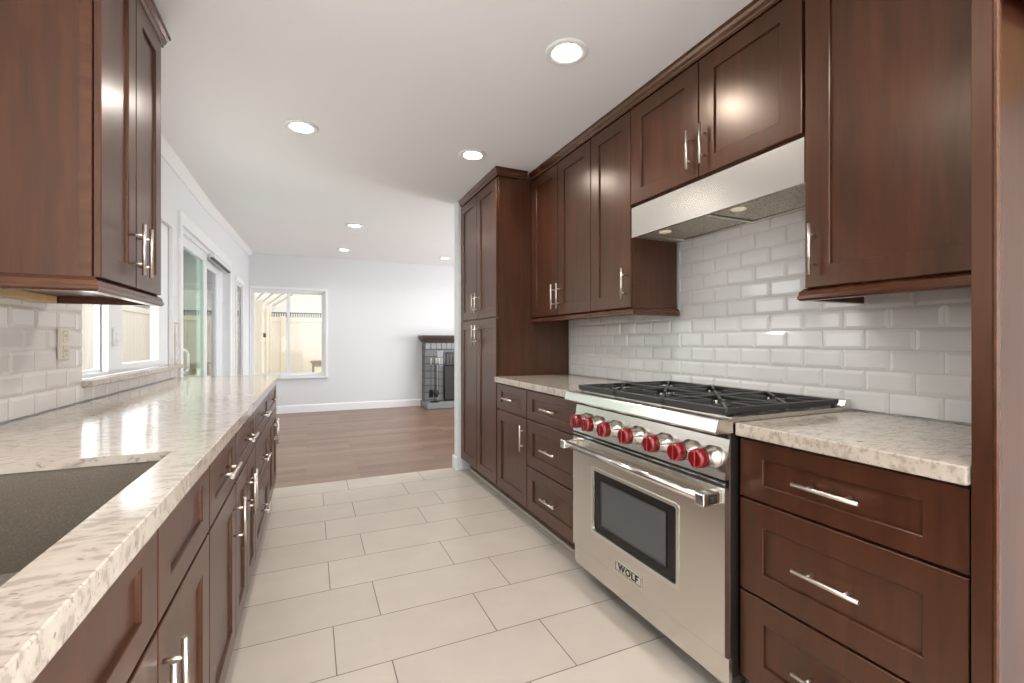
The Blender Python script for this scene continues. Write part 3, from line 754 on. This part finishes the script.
o = g.obj('mesh_panel', pmat('black_screen_mesh', srgb(38, 38, 38), .5), sc); mm = o.modifiers.new('t', 'SOLIDIFY'); mm.thickness = .002

ts = thing('fireplace_tool_set', 'black fireplace tool stand with brush and shovel on the hearth', 'fireplace tools', (FX+.14, YB-.40, .107))
G().lathe((0, 0, 0), (0, 0, 1), [(0, .085), (.012, .08), (.018, .02)], 20).obj('base', BLACKM, ts)
g = G().tube((0, 0, .01), (0, 0, .78), .007); g.path([(-.07, 0, .68), (.07, 0, .68)], .006); g.path([(0, -.07, .68), (0, .07, .68)], .006); g.obj('pole', BLACKM, ts)
BRA = pmat('pale_brass', srgb(190, 184, 170), .3, .9)
for x, y in ((-.07, 0), (.07, 0), (0, -.07)):
    tl = G().tube((x, y, .12), (x, y, .70), .005).obj('tool_rod', BLACKM, ts)
    G().lathe((x, y, .66), (0, 0, 1), [(0, .006), (.02, .014), (.06, .010), (.09, .017), (.12, .012), (.125, .004)], 14).obj('tool_grip', BRA, tl)
G().lathe((0, -.07, .10), (0, 0, 1), [(0, .035), (.05, .05), (.11, .04), (.13, .008)], 16).obj('brush', BLACKM, ts)
G().box(-.105, -.035, -.008, .008, .08, .22, .004).obj('shovel', BLACKM, ts)

# ---------------------------------------------------------------- outdoors
CON = paint('patio_concrete', srgb(186, 178, 168), 20, .2)
FEN = paint('cream_vinyl_fence', srgb(230, 219, 201), 5, .02)
SHIN = pmat('dark_trellis', srgb(84, 84, 74), .7)
struct('ground', G().box(-14, 14, -8, 26, -.5, -.1), CON)
def fence(name, label, a, b, h, board=.16):
    a, b = Vector(a), Vector(b); L = (b-a).length
    root = thing(name, label, 'fence', (a.x, a.y, -.1), math.atan2(b.y-a.y, b.x-a.x))
    g = G(); n = int(L/board)
    for i in range(n): g.box(i*board+.004, (i+1)*board-.002, -.012, .012, .05, h-.05, .003)
    g.obj('boards', FEN, root)
    g = G().box(0, L, -.03, .03, h-.1, h, .004); g.box(0, L, -.03, .03, .02, .12, .004); g.obj('rails', FEN, root)
    for i in range(int(L/2.0)+1): G().box(min(i*2.0, L)-.05, min(i*2.0, L)+.05, -.05, .05, 0, h+.04, .005).obj('post', FEN, root)
    return root
f1 = fence('fence', 'cream vinyl fence crossing the yard beyond the far window', (-2.6, 12.0), (5.0, 12.0), 1.84)
g = G()
for i in range(150): g.box(i*.05, i*.05+.022, -.012, .012, 1.86, 1.95)
g.box(0, 7.6, -.01, .01, 1.945, 1.97); g.obj('trellis_top', SHIN, f1)
f2 = fence('fence', 'cream vinyl fence along the left side of the house', (-2.9, -3.0), (-2.9, 12.0), 1.9)
g = G()
for i in range(250): g.box(i*.06, i*.06+.028, -.012, .012, 1.92, 2.02)
g.obj('trellis_top', SHIN, f2)
gt = thing('garden_gate', 'cream vinyl gate standing edge-on at the left of the far window', 'gate', (-.86, 9.3, -.1), PI/2)
g = G()
for i in range(10): g.box(i*.2+.004, (i+1)*.2-.004, -.015, .015, .08, 1.92, .004)
g.obj('boards', FEN, gt)
g = G().box(0, 2.0, -.03, .03, 1.86, 1.98, .004); g.box(0, 2.0, -.03, .03, 1.28, 1.34, .004); g.box(0, 2.0, -.03, .03, .05, .15, .004); g.obj('rails', FEN, gt)
for x in (0, 1.0, 2.0): G().box(x-.06, x+.06, -.06, .06, 0, 2.03, .01).obj('post', FEN, gt)
G().box(.5, .62, -.07, -.03, 1.36, 1.44, .006).obj('latch', DSTEEL, gt)
ROOF = pmat('grey_shingle_roof', srgb(150, 146, 142), .9)
nh = thing('neighbour_house', 'neighbouring house with a grey gabled roof beyond the fence', 'house', (-1.2, 17, -.1))
STUC = paint('pale_stucco', srgb(206, 200, 192), 8, .1)
g = G().prism([(-6, 0), (8, 0), (8, 2.6), (1, 5.2), (-6, 2.6)], 'y', 0, 5); g.obj('walls', STUC, nh)
g = G().prism([(-6.4, 2.5), (1, 5.25), (8.4, 2.5), (8.4, 2.7), (1, 5.45), (-6.4, 2.7)], 'y', -.8, 5.2); g.obj('roof', ROOF, nh)
# patio cover slats seen at the top left of the far window
pc = thing('patio_cover', 'white open-slat patio cover reaching out from above the far window', 'pergola', (-1.62, 8.8, 0), math.radians(9.3))
WPT = pmat('weathered_white_paint', srgb(216, 210, 202), .6)
for i in range(9): G().box(.05+i*.2, .10+i*.2, 0, 6.8, 2.27, 2.36, .004).obj('slat', WPT, pc)
for y in (.1, 6.6): G().box(0, 1.75, y, y+.08, 2.15, 2.27, .006).obj('beam', WPT, pc)
for x in (0, 1.65): G().box(x, x+.10, 6.58, 6.70, -.1, 2.15, .006).obj('post', WPT, pc)

fb = thing('outdoor_fire_box', 'small outdoor stone fire box with an orange glow beyond the far window', 'fire pit', (.02, 11.0, -.1))
STO = pmat('tan_stone', srgb(150, 130, 108), .8); v = coords(STO); bump(STO, noise(STO, v, 30), .6, .01)
G().slab([0, .05, .30, .36], [0, .42, .72, .80], [(1, 1)], 0, .35, 'xz').obj('body', STO, fb)
G().box(-.03, .39, -.03, .38, .80, .85, .008).obj('cap', STO, fb)
fl = pmat('orange_fire_glow', (1, .5, .15), .5, emit=(1, .5, .12), estr=1.1)
g = G()
for i in range(5): g.lathe((.08+i*.048, .12, .44), (0, 0, 1), [(0, .02), (.05, .03), (.12+.03*(i % 2), .018), (.2+.04*(i % 2), .001)], 10)
g.obj('flames', fl, fb)
# planter and low hedge beyond the sliding door
pt = thing('planter_pot', 'white planter pot on the patio seen through the sliding door', 'planter', (-2.35, 9.0, -.1))
G().lathe((0, 0, 0), (0, 0, 1), [(0, .15), (.35, .22), (.50, .24), (.52, .22)], 24).obj('pot', WHITE, pt)
